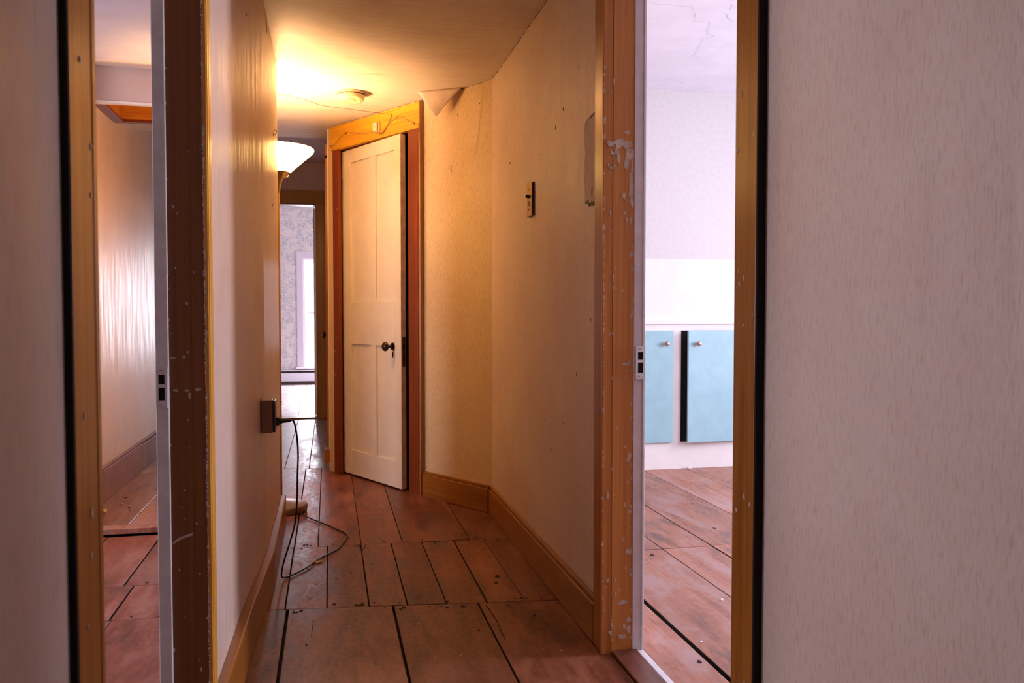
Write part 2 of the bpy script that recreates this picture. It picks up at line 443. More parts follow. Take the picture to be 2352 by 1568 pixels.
# thin scratches / split lines
def line_on_floor(mb, p, wd, mi, z=.0012):
    for a, b in zip(p[:-1], p[1:]):
        d = (Vector(b) - Vector(a)); n = Vector((-d.y, d.x)).normalized() * wd / 2
        mb.add([(a[0] - n.x, a[1] - n.y, z), (b[0] - n.x, b[1] - n.y, z), (b[0] + n.x, b[1] + n.y, z), (a[0] + n.x, a[1] + n.y, z)], [(0, 1, 2, 3)], mi)
line_on_floor(mb, [(.519, 2.76), (.527, 2.62), (.520, 2.44)], .003, 1)
line_on_floor(mb, [(.118, 3.59), (.132, 3.50), (.146, 3.57), (.150, 3.60)], .004, 1)
line_on_floor(mb, [(-.06, 2.6), (-.055, 2.74)], .002, 1)
# pale knot ring near the cord
kn = []
for k in range(15):
    a = 2 * math.pi * k / 14
    kn.append((-.070 + .014 * math.cos(a) * (1 + .3 * math.sin(2 * a)), 3.03 + .075 * math.sin(a) + .01 * math.cos(3 * a)))
line_on_floor(mb, kn, .005, 3)
fl_hall = mb.build('floor', [M['floor'], M['under'], M['chip'], M['floor_pink']], colors=True)
S(fl_hall, 'hall floor of wide red-brown painted boards in three laid patches with dark gaps', 'floor')

# corridor part of the same level
mb = MB()
board_set(mb, [(-1.18, .003), (-1.0, .003), (-.8, .003), (-.62, .003), (-.44, .003), (-.285, .003), (-.13, .004), (-.02, .004), (.05, .003)], rowCD, 8.04, rnd=rf)
o = mb.build('floor_corridor', [M['floor_grey'], M['under']], colors=True)
S(o, 'scuffed shiny floorboards of the back corridor before the far doorway', 'floor')
# left room
mb = MB()
board_set(mb, [(-3.0, .004), (-1.2, .004), (-.72, .002), (-.44, .002), (-.36, .004)], -1.5, 2.965, ztop=-.03, rnd=rf)
board_set(mb, [(-3.0, .004), (-1.0, .004), (-.727, .006), (-.571, .006), (-.36, .004)], 2.965, 3.33, ztop=-.03, rnd=rf)
board_set(mb, [(-3.0, .004), (-1.0, .003), (-.765, .007), (-.36, .004)], 3.33, 4.083, ztop=-.03, rnd=rf)
n0 = len(mb.v)
floor_marks(mb, [(rf.uniform(-.9, -.5), rf.choice((2.94, 2.99, 3.30, 3.36)) + rf.uniform(-.01, .01)) for i in range(16)], 1, .004, .005)
for v_ in mb.v[n0:]: v_.z -= .03
o = mb.build('floor_left', [M['floor_red'], M['under']], colors=True)
S(o, 'worn red floorboards seen through the left doorway, below the low step', 'floor')
mb = MB()
board_set(mb, [(-1.18, .003), (-.93, .005), (-.72, .003), (-.5, .003), (-.362, .003)], 4.17, rowCD, rnd=rf)
mb.cur = (.8, .2, .6); mb.box(-1.2, -.362, 4.085, 4.168, -.045, .003)
floor_marks(mb, [(rf.uniform(-1.1, -.6), rf.uniform(4.3, 5.3)) for i in range(10)], 1, .006, .01)
o = mb.build('floor_landing', [M['floor_pink'], M['under']], colors=True)
S(o, 'landing boards behind the low worn step in the left opening', 'floor')
# right room
mb = MB()
board_set(mb, [(.90, .004), (1.064, .017), (1.378, .004), (1.602, .006), (1.95, .004), (2.24, .006), (2.7, .004), (3.2, .004), (3.7, .004), (4.3, .004)], -1.5, 3.258, rnd=rf)
board_set(mb, [(.90, .004), (1.064, .014), (1.378, .004), (1.602, .006)], 3.258, 4.98, rnd=rf)
board_set(mb, [(1.602, .006), (1.95, .003), (2.24, .006), (2.7, .004), (3.2, .004), (3.7, .004), (4.3, .004)], 3.258, 4.98, rnd=rf)
floor_marks(mb, [(rf.uniform(1.0, 2.3), rf.uniform(2.1, 4.7)) for i in range(24)], 1, .006, .009)
floor_marks(mb, [(rf.uniform(1.0, 2.1), rf.uniform(2.1, 4.4)) for i in range(16)], 2, .004, .004)
o = mb.build('floor_right', [M['floor_pink'], M['under'], M['white_trim']], colors=True)
S(o, 'scuffed pinkish wide floorboards of the bright right-hand room', 'floor')
# far room
mb = MB()
us = [(-2.2 + .19 * i, .003) for i in range(24)]
board_set(mb, us, 8.16, 12.0, rnd=rf)
o = mb.build('floor_far', [M['floor_white'], M['under']], colors=True)
S(o, 'sunlit floorboards of the far room beyond the last doorway', 'floor')
# dark subfloor under all boards
o = MB().box(-.362, 4.5, -1.6, 12.2, -.08, -.019).box(-3.2, -.362, 4.085, 12.2, -.08, -.019).box(-3.2, -.362, -1.6, 4.085, -.12, -.049).build('floor_base', M['under'])
S(o, 'dark subfloor showing in the gaps between the boards', 'floor')

# ---------------------------------------------------------------- ceilings
mb = MB()
mb.box(-.31, .85, -1.6, 5.63, Z1, Z1 + .26)
mb.box(-1.30, -.31, 5.08, 5.63, Z1, Z1 + .3)          # landing, around the hatch
mb.box(-.60, -.31, 4.1, 5.08, Z1, Z1 + .3)
mb.box(-1.30, -1.14, 4.1, 5.08, Z1, Z1 + .3)
mb.box(-1.14, -.60, 4.1, 4.42, Z1, Z1 + .3)
ceil = mb.build('ceiling', M['ceil'])
S(ceil, 'low papered hall ceiling with brush streaks, glowing above the lamp', 'ceiling')
# crack lines on the ceiling
mb = MB()
def crack(mb, pts, z, wd):
    for a, b in zip(pts[:-1], pts[1:]):
        d = (Vector(b) - Vector(a)); n = Vector((-d.y, d.x)).normalized() * wd / 2
        mb.add([(a[0] - n.x, a[1] - n.y, z), (b[0] - n.x, b[1] - n.y, z), (b[0] + n.x, b[1] + n.y, z), (a[0] + n.x, a[1] + n.y, z)], [(0, 3, 2, 1)])
pts = [(-.05 + .04 * i, 4.10 + .012 * math.sin(i * 1.7) - .004 * i) for i in range(9)]
crack(mb, pts, Z1 - .0008, .002)
mb.build('crack', M['crack_warm'], ceil)
# peeled paper flap
A_, B_, T_ = Vector((.457, 4.335, Z1 - .001)), Vector((.672, 4.20, Z1 - .001)), Vector((.552, 4.305, 2.018))
vs = []; nx = 10
for j in range(nx + 1):
    t = j / nx
    for i in range(nx + 1):
        s_ = i / nx
        p = A_.lerp(B_, s_).lerp(T_, t)
        p += Vector((-.004, -.010, 0)) * math.sin(t * math.pi)
        vs.append(p)
fs = [(j * (nx + 1) + i, j * (nx + 1) + i + 1, (j + 1) * (nx + 1) + i + 1, (j + 1) * (nx + 1) + i) for j in range(nx) for i in range(nx)]
o = MB().add(vs, fs).build('peeling_paper_flap', M['plaster'], ceil, smooth=True)
so = o.modifiers.new('solid', 'SOLIDIFY'); so.thickness = .0012
tag(o, 'torn triangular paper flap hanging down')
o = MB().box(-1.3, .05, 5.63, 8.1, 2.41, 2.7).build('ceiling_corridor', M['paper_mauve'])
S(o, 'shadowed mauve ceiling of the back corridor', 'ceiling')
o = MB().box(-3.1, -.31, -1.6, 4.1, Z1, Z1 + .2).build('ceiling_left', M['left_ceiling'])
S(o, 'pinkish ceiling of the left room above the doorway', 'ceiling')
mb = MB().box(.84, 4.4, -1.6, 5.1, 2.412, 2.6)
o = mb.build('ceiling_right', M['lilac'])
S(o, 'lilac white ceiling of the bright right room with hairline cracks', 'ceiling')
mb = MB()
ck = [(1.439, 3.563), (1.469, 3.593), (1.647, 3.585), (1.664, 3.630), (1.707, 3.680), (1.734, 3.761), (1.814, 3.755), (1.830, 3.799), (1.859, 3.878), (1.872, 3.880), (1.876, 3.918), (1.924, 3.928), (1.927, 3.952), (1.881, 3.996), (1.899, 4.009), (1.927, 4.107), (1.929, 4.142), (1.947, 4.174), (1.960, 4.255), (2.003, 4.275), (2.053, 4.273), (2.118, 4.327)]
rcx = random.Random(5)
pts = []
for a, b in zip(ck[:-1], ck[1:]):
    for k in range(4):
        t = k / 4
        pts.append((a[0] + (b[0] - a[0]) * t + rcx.uniform(-.004, .004), a[1] + (b[1] - a[1]) * t + rcx.uniform(-.006, .006)))
crack(mb, pts, 2.411, .0014)
crack(mb, [(1.832, 3.638), (1.862, 3.659), (1.865, 3.680), (1.915, 3.720)], 2.411, .003)
crack(mb, [(2.118, 4.809), (2.126, 4.772), (2.124, 4.737)], 2.411, .003)
crack(mb, [(1.833, 3.582), (1.817, 3.531)], 2.411, .002)
mb.build('crack', M['crack'], o)
o = MB().box(-2.3, 2.4, 8.12, 12.1, 2.6, 2.75).build('ceiling_far', M['white_wall'])
S(o, 'white ceiling of the far sunlit room', 'ceiling')

# ---------------------------------------------------------------- walls: left partition
WL = [(-.262, 1.915), (-.253, 2.48), (-.227, 3.10), (-.228, 4.02)]
mb = MB()
mb.box(-.262, -.36, -1.6, .995, 0, Z1 + .05)
mb.box(-.262, -.36, .995, 1.915, 2.03, Z1 + .05)
mb.prism(WL + [(-.36, 4.02), (-.36, 1.915)], 0, Z1 + .05)
# dark nail spots on the paper
for v, z, r in ((.70, 1.0, .004), (.78, .45, .004), (.655, 1.08, .002)):
    mb.blob((-.2618, v, z), VY, VZ, r, r * 2.2, 1, 7, .0006)
for v, z, r in ((3.35, 2.135, .012), (3.36, 2.10, .008), (3.72, 1.77, .004), (2.52, 1.86, .0015), (3.75, 1.72, .003), (3.6, 1.45, .003)):
    mb.blob((-.2265, v, z), VY, VZ, r, r * 1.9, 1, 8, .0012, .5)
wl = mb.build('wall_left', [M['paper_fine'], M['grime']])
S(wl, 'papered left hall wall with a satin sheen, pierced by the near left doorway', 'wall')
# left room shell
mb = MB()
mb.box(-3.1, -3.0, -1.6, 2.45, -.05, 2.4).box(-3.1, -3.0, 3.35, 4.2, -.05, 2.4).box(-3.1, -3.0, 2.45, 3.35, -.05, .65).box(-3.1, -3.0, 2.45, 3.35, 1.75, 2.4)
mb.box(-3.1, -.3, -1.7, -1.6, -.05, 2.4)
mb.box(-3.1, -1.3, 4.1, 4.2, -.05, 2.4)
o = mb.build('wall_left_room', M['white_wall'])
S(o, 'pale outer walls of the left room', 'wall')
mb = MB()
mb.box(-1.3, -1.18, 4.1, 8.05, -.02, 2.7)
o = mb.build('wall_landing_side', M['paper_gloss'])
S(o, 'glossy orange-lit papered side wall of the landing seen through the left doorway', 'wall')
# header between left room and landing
mb = MB().box(-1.3, -.31, 4.21, 4.235, 1.990, Z1 + .04)
mb.box(-1.3, -.31, 4.202, 4.24, 1.980, 1.990, 1)
o = mb.build('wall_header_left', [M['pink_paint'], M['white_trim']], bevel=.002)
S(o, 'pinkish header beam with a pale lower bead above the landing opening', 'wall')

# ---------------------------------------------------------------- walls: right side of the hall
A = Vector((.793, 4.035)); B = Vector((-.002, 5.345))
mb = MB()
mb.box(.793, .90, -1.6, 1.50, 0, 2.45)
mb.box(.793, .90, 1.50, 2.29, 2.03, 2.45)
mb.box(.793, .90, 2.29, 5.10, 0, 2.45)
for v, z, r in ((.95, .42, .006), (1.0, 1.62, .002)):
    mb.blob((.7928, v, z), VY, VZ, r * 1.4, r, 1, 8, .0006)
for v, z, r in ((2.58, 1.79, .004), (2.86, 1.66, .005), (2.76, 1.70, .004), (3.06, 1.60, .003), (3.0, .6, .004), (2.9, .5, .004), (2.75, .62, .003), (2.45, .98, .003), (2.6, .8, .003)):
    mb.blob((.7928, v, z), VY, VZ, r, r * 1.6, 1, 8, .0006)
mb.box(.791, .7935, 3.60, 3.625, 1.665, 1.669, 1)
rj = random.Random(9)
for k in range(70):
    mb.blob((.7926, rj.uniform(2.9, 4.03), 2.1485 + rj.uniform(-.001, .001)), VY, VZ, rj.uniform(.004, .016), rj.uniform(.0008, .002), 1, 7, .0008, .4, rj)
wr = mb.build('wall_right', [M['paper'], M['grime']])
S(wr, 'papered right hall wall between the angled corner and the bright right doorway', 'wall')
# plaster patch with ragged dark edge
def patch_poly(off):
    base = [(2.385, 1.345), (2.43, 1.335), (2.475, 1.340), (2.505, 1.352), (2.512, 1.42), (2.506, 1.50), (2.515, 1.55), (2.513, 1.592), (2.48, 1.604), (2.44, 1.600), (2.372, 1.612), (2.372, 1.5), (2.372, 1.36)]
    c = (2.43, 1.49); rp = random.Random(11); out = []
    for i in range(len(base)):
        a = base[i]; b = base[(i + 1) % len(base)]
        for k in range(3):
            t = k / 3
            p = (a[0] + (b[0] - a[0]) * t + rp.uniform(-.003, .003), a[1] + (b[1] - a[1]) * t + rp.uniform(-.004, .004))
            e = rp.uniform(0, off)
            d = Vector((p[0] - c[0], p[1] - c[1])).normalized()
            out.append((p[0] + d.x * e, p[1] + d.y * e))
    return out
def wall_poly(mb, poly, x0, x1, mi=0):
    n = len(poly)
    mb.add([(x0, v, z) for v, z in poly] + [(x1, v, z) for v, z in poly],
           [tuple(range(n)), tuple(range(2 * n - 1, n - 1, -1))] + [(i, (i + 1) % n, n + (i + 1) % n, n + i) for i in range(n)], mi)
pp = patch_poly(0)
mb = MB(); wall_poly(mb, patch_poly(.010), .7922, .794, 1); wall_poly(mb, pp, .7912, .794, 0)
rp = random.Random(4)
for k in range(9):
    mb.blob((.7910, 2.40 + rp.uniform(-.02, .09), 1.338 + rp.uniform(-.006, .012)), VY, VZ, .007, .005, 1, 7, .0006, .5)
mb.blob((.7908, 2.435, 1.37), VY, VZ, .004, .022, 1, 7, .0006, .4)
o = mb.build('plaster_patch', [M['plaster'], M['grime']], wr)
tag(o, 'bare grey plaster patch with a ragged dark edge')

# angled wall with closet doorway
FA = frame(A, A, B)
LEN = (B - A).length
mb = MB(FA)
mb.box(-.0, .60, -.10, 0, 0, Z1 + .05)
mb.box(.60, 1.43, -.10, 0, 2.03, Z1 + .05)
mb.box(1.43, LEN, -.10, 0, 0, Z1 + .05)
# yellow water stains running down the paper
def streak(mb, pts, wd):
    for (a, b) in zip(pts[:-1], pts[1:]):
        mb.add([(a[0] - wd / 2, .0009, a[1]), (a[0] + wd / 2, .0009, a[1]), (b[0] + wd / 2, .0009, b[1]), (b[0] - wd / 2, .0009, b[1])], [(0, 1, 2, 3)], 1)
rs = random.Random(2)
def wob(p0, p1, n, amp):
    return [(p0[0] + (p1[0] - p0[0]) * k / n + rs.uniform(-amp, amp), p0[1] + (p1[1] - p0[1]) * k / n) for k in range(n + 1)]
streak(mb, wob((.06, 2.13), (.085, 1.98), 12, .005), .012)
streak(mb, wob((.085, 1.98), (.13, 1.78), 14, .005), .008)
streak(mb, wob((.30, 1.94), (.22, 1.86), 8, .006), .005)
streak(mb, wob((.22, 1.86), (.19, 1.72), 12, .004), .004)
for k in range(22):
    mb.blob((random.Random(k).uniform(.03, .36), .0009, 2.1488), (-1, 0, 0), VZ, .008, .0012, 2, 7, .0006, .4)
for s_, z, r in ((.26, 2.02, .003), (.33, 1.62, .002), (.09, 2.05, .002)):
    mb.blob(FA.inverted() @ Vector((0, 0, 0)) if False else (s_, .0009, z), (-1, 0, 0), VZ, r, r * 1.6, 2, 8, .0006)
wa = mb.build('wall_angled', [M['paper_slub'], M['stain'], M['grime']])
S(wa, 'angled papered wall stretch with yellow water stains beside the cream door', 'wall')
mb = MB()
mb.box(.08, .0, 5.36, 8.05, 0, 2.7).box(-.02, .95, 7.0, 7.1, 0, 2.6)
mb.box(-.004, .05, 5.335, 5.40, 0.03, Z1 + .05)
o = mb.build('wall_corridor_right', M['paper_fine'])
S(o, 'narrow right-hand corridor wall beyond the cream door', 'wall')
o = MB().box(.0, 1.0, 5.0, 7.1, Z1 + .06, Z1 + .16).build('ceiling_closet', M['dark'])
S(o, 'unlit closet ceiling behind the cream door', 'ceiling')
# hall end behind the camera
o = MB().box(-.4, 1.0, -1.7, -1.6, 0, 2.4).build('wall_behind', M['paper_mauve'])
S(o, 'hall end wall behind the viewpoint', 'wall')

# far wall with doorway
mb = MB()
mb.box(-.10, .1, 8.05, 8.15, 0, 2.75).box(-1.0, -.10, 8.05, 8.15, 2.04, 2.75).box(-2.3, -.95, 8.05, 8.15, 0, 2.75).box(.1, 2.4, 8.05, 8.15, 0, 2.75)
o = mb.build('wall_far', M['paper_mauve'])
S(o, 'mauve papered wall above and beside the far doorway', 'wall')
# far room
mb = MB()
WU0, WU1, WZ0, WZ1 = -.352, .50, .245, 1.775
mb.box(-2.3, WU0, 12.0, 12.12, 0, 2.7).box(WU1, 2.4, 12.0, 12.12, 0, 2.7).box(WU0, WU1, 12.0, 12.12, 0, WZ0).box(WU0, WU1, 12.0, 12.12, WZ1, 2.7)
mb.box(-2.4, -2.3, 8.1, 12.1, 0, 2.7).box(2.4, 2.5, 8.1, 9.7, 0, 2.7).box(2.4, 2.5, 10.7, 12.1, 0, 2.7).box(2.4, 2.5, 9.7, 10.7, 0, .8).box(2.4, 2.5, 9.7, 10.7, 2.1, 2.7)  # side opening cut for the added fill light
o = mb.build('wall_far_room', M['floral'])
S(o, 'far room wall in blue and green floral paper around the window', 'wall')

# right room walls
CV = 4.93
mb = MB()
mb.box(.9, 4.4, CV + .02, CV + .14, .0, 1.346, 0)
mb.box(.9, 4.4, CV + .02, CV + .14, 1.346, 2.45, 1)
wcb = mb.build('wall_cupboard', [M['white_wall'], M['rose_wall']])
S(wcb, 'white and pale rose end wall of the right room above the blue cupboards', 'wall')
mb = MB().box(4.3, 4.4, -1.6, 1.75, 0, 2.5).box(4.3, 4.4, 2.21, 3.15, 0, 2.5).box(4.3, 4.4, 3.95, 5.0, 0, 2.5)
mb.box(4.3, 4.4, 1.75, 2.21, 0, .7).box(4.3, 4.4, 1.75, 2.21, 1.9, 2.5).box(4.3, 4.4, 3.15, 3.95, 0, .7).box(4.3, 4.4, 3.15, 3.95, 1.95, 2.5)  # wider opening cut for the added fill light
mb.box(.9, 4.4, -1.7, -1.6, 0, 2.5)
o = mb.build('wall_right_room', M['white_wall'])
S(o, 'white outer walls of the right room', 'wall')

# ---------------------------------------------------------------- baseboards
def strip_prism(mb, front, back, z0, z1, mi=0):
    mb.prism(front + back[::-1], z0, z1, mi)
bf = [(-.236, 1.985), (-.224, 2.5), (-.198, 3.10), (-.204, 4.035)]
bb = [(-.262, 1.985), (-.253, 2.5), (-.228, 3.10), (-.228, 4.035)]
mb = MB(); strip_prism(mb, bf, bb, 0, .138)
mb.prism([(-.27, 4.02), (-.204, 4.02), (-.204, 4.04), (-.27, 4.04)], 0, .138)
o = mb.build('baseboard_left', M['amber_base'], bevel=.004)
S(o, 'amber wooden baseboard along the left hall wall', 'baseboard')
mb = MB()
mb.box(.773, .794, 2.36, 4.03, 0, .122).box(.780, .794, 2.36, 4.035, .122, .138)
o = mb.build('baseboard_right', M['amber_base'], bevel=.004)
S(o, 'amber wooden baseboard along the straight right hall wall', 'baseboard')
mb = MB(FA)
mb.box(.012, .548, 0, .020, 0, .122).box(.012, .548, 0, .013, .122, .138)
o = mb.build('baseboard_angled', wood('amber_baseboard_angled', (0.19, 0.060, 0.006), (0.36, 0.13, 0.014), (2, 50, 50), rotz=-ANG), bevel=.004)
S(o, 'short amber baseboard on the angled wall beside the closet casing', 'baseboard')
mb = MB().box(-.030, .0, 5.33, 5.46, .055, .135)
o = mb.build('baseboard_corridor', M['amber_base'], bevel=.003)
S(o, 'stub of wooden baseboard at the corridor corner left of the cream door', 'baseboard')
mb = MB().box(-1.18, -1.163, 4.26, 5.62, 0, .17).box(-1.18, -1.164, 5.624, 8.03, 0, .165)
mb.box(-1.18, -1.17, 4.26, 8.03, .17, .185)
o = mb.build('baseboard_landing', plain('dusty_red_baseboard_paint', (.30, .14, .11), .6, nscale=8, var=.1, spec=.25), bevel=.003)
S(o, 'dusty red painted baseboard of the landing seen through the left doorway', 'baseboard')

# ---------------------------------------------------------------- door casings and jambs
def chips(mb, n, face, x0, x1, z0, z1, rnd, mi, big=.004, edge=None):
    """paint flakes on a face with constant V looking to -V"""
    for k in range(n):
        x = rnd.uniform(x0, x1); z = rnd.uniform(z0, z1)
        if edge is not None and rnd.random() < .62: x = edge + rnd.uniform(-.0015, .0015)
        r = big * rnd.uniform(.25, 1.0)
        mb.blob((x, face, z), VX, VZ, r * .7, r * rnd.uniform(.7, 2.0), mi, 8, .0006, .45, rnd)
def plate(parent, x0, x1, face, z0, z1, name='strike_plate'):
    """strike plate with two openings, on a face looking to -V"""
    mb = MB(); h = z1 - z0; w_ = x1 - x0; t = .0022
    a0, a1 = z0 + h * .19, z0 + h * .50; b0, b1 = z0 + h * .58, z0 + h * .81
    xa, xb = x0 + w_ * .22, x0 + w_ * .78
    mb.box(x0, x1, face - t, face, z0, a0).box(x0, x1, face - t, face, a1, b0).box(x0, x1, face - t, face, b1, z1)
    for q0, q1 in ((a0, a1), (b0, b1)):
        mb.box(x0, xa, face - t, face, q0, q1).box(xb, x1, face - t, face, q0, q1)
        mb.box(xa, xb, face - .0006, face, q0, q1, 1)
    for zz in (z0 + h * .09, z1 - h * .09):
        mb.blob(((x0 + x1) / 2, face - t, zz), VX, VZ, .0035, .0035, 0, 10, .0008, .05)
        mb.box((x0 + x1) / 2 - .0025, (x0 + x1) / 2 + .0025, face - t - .0012, face - t, zz - .0005, zz + .0005, 1)
    o = mb.build(name, [M['white_trim'], M['dark']], parent)
    tag(o, 'paint-covered strike plate with two dark latch openings')
    return o
# left doorway
t = empty('trim_1', (-.31, 1.44, 0))
S(t, 'wooden frame of the near left doorway, brown jamb speckled with paint', 'door frame')
rc = random.Random(21)
JL = 1.905
mb = MB()
mb.box(-.338, -.292, JL - .001, JL + .02, 0, 2.02); mb.box(-.2915, -.262, JL, JL + .02, 0, 2.02)
chips(mb, 26, JL - .001, -.334, -.264, .2, 1.5, rc, 1, .0032)
chips(mb, 60, JL - .001, -.264, -.262, .05, 1.75, rc, 1, .0042, edge=-.2625)
chips(mb, 22, JL - .001, -.338, -.336, .05, 1.75, rc, 1, .0035, edge=-.338)
for x, z, rx, rz in ((-.325, .832, .0045, .0035), (-.303, .832, .006, .0035), (-.280, .834, .006, .004), (-.297, .822, .003, .007), (-.33, .903, .006, .003), (-.307, .905, .003, .003)):
    mb.blob((x, JL - .0016, z), VX, VZ, rx, rz, 1, 9, .0006, .35, rc)
pts = [(-.335, .498), (-.325, .506), (-.312, .512), (-.294, .517)]
for a, b in zip(pts[:-1], pts[1:]):
    mb.add([(a[0], JL - .0018, a[1] - .003), (b[0], JL - .0018, b[1] - .003), (b[0], JL - .0018, b[1] + .003), (a[0], JL - .0018, a[1] + .003)], [(0, 1, 2, 3)], 1)
for k in range(230):
    mb.blob((-.2632 + rc.uniform(-.0012, .0004), JL - .0016, .05 + k * .0078), VX, VZ, rc.uniform(.0003, .0012), rc.uniform(.002, .0055), 1, 7, rc.uniform(.0004, .0009), .35, rc)
o = mb.build('jamb', [M['brown_v'], M['chip']], t); tag(o, 'brown jamb with chipped paint specks')
mb = MB()
mb.box(-.365, -.338, JL - .006, JL + .07, 0, 2.02)
o = mb.build('room_side_casing', M['grey_trim'], t, bevel=.002); tag(o, 'greyed white painted casing edge')
plate(t, -.364, -.3415, JL - .006, .795, .885)
mb = MB()
mb.box(-.270, -.2555, JL + .002, JL + .066, 0, 2.03)
mb.box(-.2560, -.2535, JL + .008, JL + .026, 0, 2.03).box(-.2560, -.2535, JL + .034, JL + .060, 0, 2.03)
o = mb.build('casing', M['golden_v'], t, bevel=.0012); tag(o, 'golden pine hall-side casing')
mb = MB()
mb.box(-.262, -.2535, .918, 1.014, 0, 2.03)
mb.box(-.2540, -.2525, .999, 1.012, 0, 2.03)
chips(mb, 1, .9, -.25, -.25, 1, 1, rc, 1, .001)
for k in range(15):
    z = rc.uniform(.1, 1.3)
    mb.blob((-.2530, rc.uniform(.925, .997), z), VY, VZ, .002 * rc.uniform(.6, 1.4), .006 * rc.uniform(.4, 1.4), 1, 7, .0008, .3, rc)
o = mb.build('casing', [M['amber_v'], M['chip']], t, bevel=.0015); tag(o, 'amber near casing, out of focus brown')
o = MB().box(-.262, -.2545, .9145, .919, 0, 2.03).build('shaded_casing_edge', M['under'], t); tag(o, 'black strip painting in the shaded edge of the near casing')  # near-black colour stands in for shade on the camera-facing edge
o = MB().box(-.338, -.262, .995, 1.014, 0, 2.02).build('jamb', M['brown_v'], t)
o = MB().box(-.365, -.25, .9, 1.97, 2.02, 2.10).build('head_casing', M['amber_v'], t, bevel=.002)
# sill
o = MB().box(-.36, -.262, 1.014, 1.905, -.005, .004).build('sill', M['floor_red'], t)

# right doorway
t = empty('trim_2', (.85, 1.9, 0))
S(t, 'wooden frame of the right doorway, orange-brown jamb with flaking white paint', 'door frame')
JR = 2.275
mb = MB()
mb.box(.775, .803, JR + .002, JR + .015, 0, 2.03); mb.box(.8035, .867, JR, JR + .02, 0, 2.03)
rc = random.Random(8)
chips(mb, 55, JR, .777, .866, .02, 1.7, rc, 1, .0048)
chips(mb, 70, JR + .002, .775, .776, .02, 1.75, rc, 1, .005, edge=.7765)
chips(mb, 45, JR, .862, .866, .02, 1.2, rc, 1, .006, edge=.865)
chips(mb, 22, JR + .0005, .8025, .804, .05, 1.7, rc, 1, .004, edge=.8035)
for x, z, rx, rz in ((.795, 1.487, .012, .008), (.818, 1.49, .014, .012), (.838, 1.485, .012, .010), (.852, 1.487, .011, .010), (.855, 1.46, .012, .018), (.812, 1.465, .008, .010),
                     (.818, 1.445, .006, .016), (.80, 1.46, .005, .006), (.842, 1.435, .007, .020), (.808, 1.425, .005, .003), (.795, 1.418, .009, .003), (.846, 1.52, .008, .006),
                     (.862, 1.42, .005, .02), (.858, 1.37, .009, .03), (.862, 1.33, .008, .02), (.835, 1.34, .005, .012), (.838, 1.29, .006, .005), (.845, 1.27, .004, .006)):
    mb.blob((x, JR - .0006, z), VX, VZ, rx, rz, 1, 11, .0006, .4, rc)
for x, z, rx, rz in ((.842, .852, .012, .004), (.853, .856, .004, .008), (.846, .832, .006, .002), (.835, .05, .012, .006), (.856, .10, .006, .009), (.842, .08, .005, .008), (.856, .07, .006, .011), (.80, .065, .006, .006), (.838, .15, .014, .007),
                     (.855, .30, .008, .008), (.858, .42, .007, .006), (.856, .58, .006, .012)):
    mb.blob((x, JR - .0006, z), VX, VZ, rx, rz, 1, 10, .0006, .45, rc)
mb.box(.773, .775, JR + .003, JR + .012, .0, 2.02)
o = mb.build('jamb', [M['orange_v'], M['chip']], t); tag(o, 'orange-brown jamb covered with flaked paint spots')
o = MB().box(.867, .899, JR - .004, JR + .02, .004, 2.03).box(.893, .901, JR - .008, JR + .09, .004, 2.03).build('room_side_casing', M['white_trim'], t, bevel=.0015)
tag(o, 'white painted casing edge')
plate(t, .871, .900, JR - .008, .808, .905)
o = MB().box(.775, .795, JR + .012, 2.362, 0, 2.03).build('casing', M['amber_v'], t, bevel=.003); tag(o, 'amber varnished casing catching light')
mb = MB().box(.775, .795, 1.405, 1.487, 0, 2.03)
for k in range(16):
    mb.blob((.7748, rc.uniform(1.41, 1.48), rc.uniform(.2, 1.7)), VZ, VY, .006 * rc.uniform(.3, 1.2), .0025 * rc.uniform(.5, 1.3), 1, 7, .0007, .3, rc)
o = mb.build('casing', [M['amber_v'], M['chip']], t, bevel=.002); tag(o, 'amber near casing beside the grey papered wall')
o = MB().box(.7765, .7945, 1.4015, 1.4052, 0, 2.03).build('shaded_casing_edge', M['under'], t); tag(o, 'black strip painting in the shaded edge of the near casing')  # shade on this casing edge is painted as a near-black strip
MB().box(.795, .899, 1.487, 1.503, 0, 2.03).build('jamb', M['orange_v'], t)
MB().box(.774, .90, 1.405, 2.362, 2.02, 2.11).build('head_casing', M['amber_v'], t, bevel=.002)
mb = MB(); mb.cur = (.3, .3, .3); mb.box(.803, .880, 1.503, JR, -.01, .010); mb.cur = (.7, .1, .3); mb.box(.795, .801, 1.503, JR, -.01, .002)
mb.build('sill', M['floor'], t, bevel=.003, colors=True)
MB().box(.880, .900, 1.503, JR, -.01, .007).build('painted_sill_edge', M['white_trim'], t, bevel=.002)

# closet doorway
t = empty('trim_3', (A.x + (B - A).normalized().x * 1.0, A.y + (B - A).normalized().y * 1.0, 0))
S(t, 'red-brown closet door frame with a yellow pine header under the ceiling', 'door frame')
mb = MB(FA); mb.box(.556, .662, 0, .022, 0, 2.005).box(.575, .580, .022, .024, 0, 2.0)
o = mb.build('casing', M['redwood'], t, bevel=.003)
mb = MB(FA); mb.box(.548, .557, 0, .028, 0, 2.14); o = mb.build('casing_edge_strip', M['dark_wood'], t, bevel=.002); tag(o, 'dark backband strip')
mb = MB(FA); mb.box(1.372, 1.436, 0, .022, 0, 2.005)
for k in range(8): mb.blob((1.385 + .04 * random.random(), .0225, random.uniform(.3, 1.9)), (-1, 0, 0), VZ, .002, .005, 1, 7, .0006, .3)
o = mb.build('casing', [M['redwood'], M['chip']], t, bevel=.003)
mb = MB(FA); mb.box(.557, 1.446, 0, .026, 2.0, 2.143)
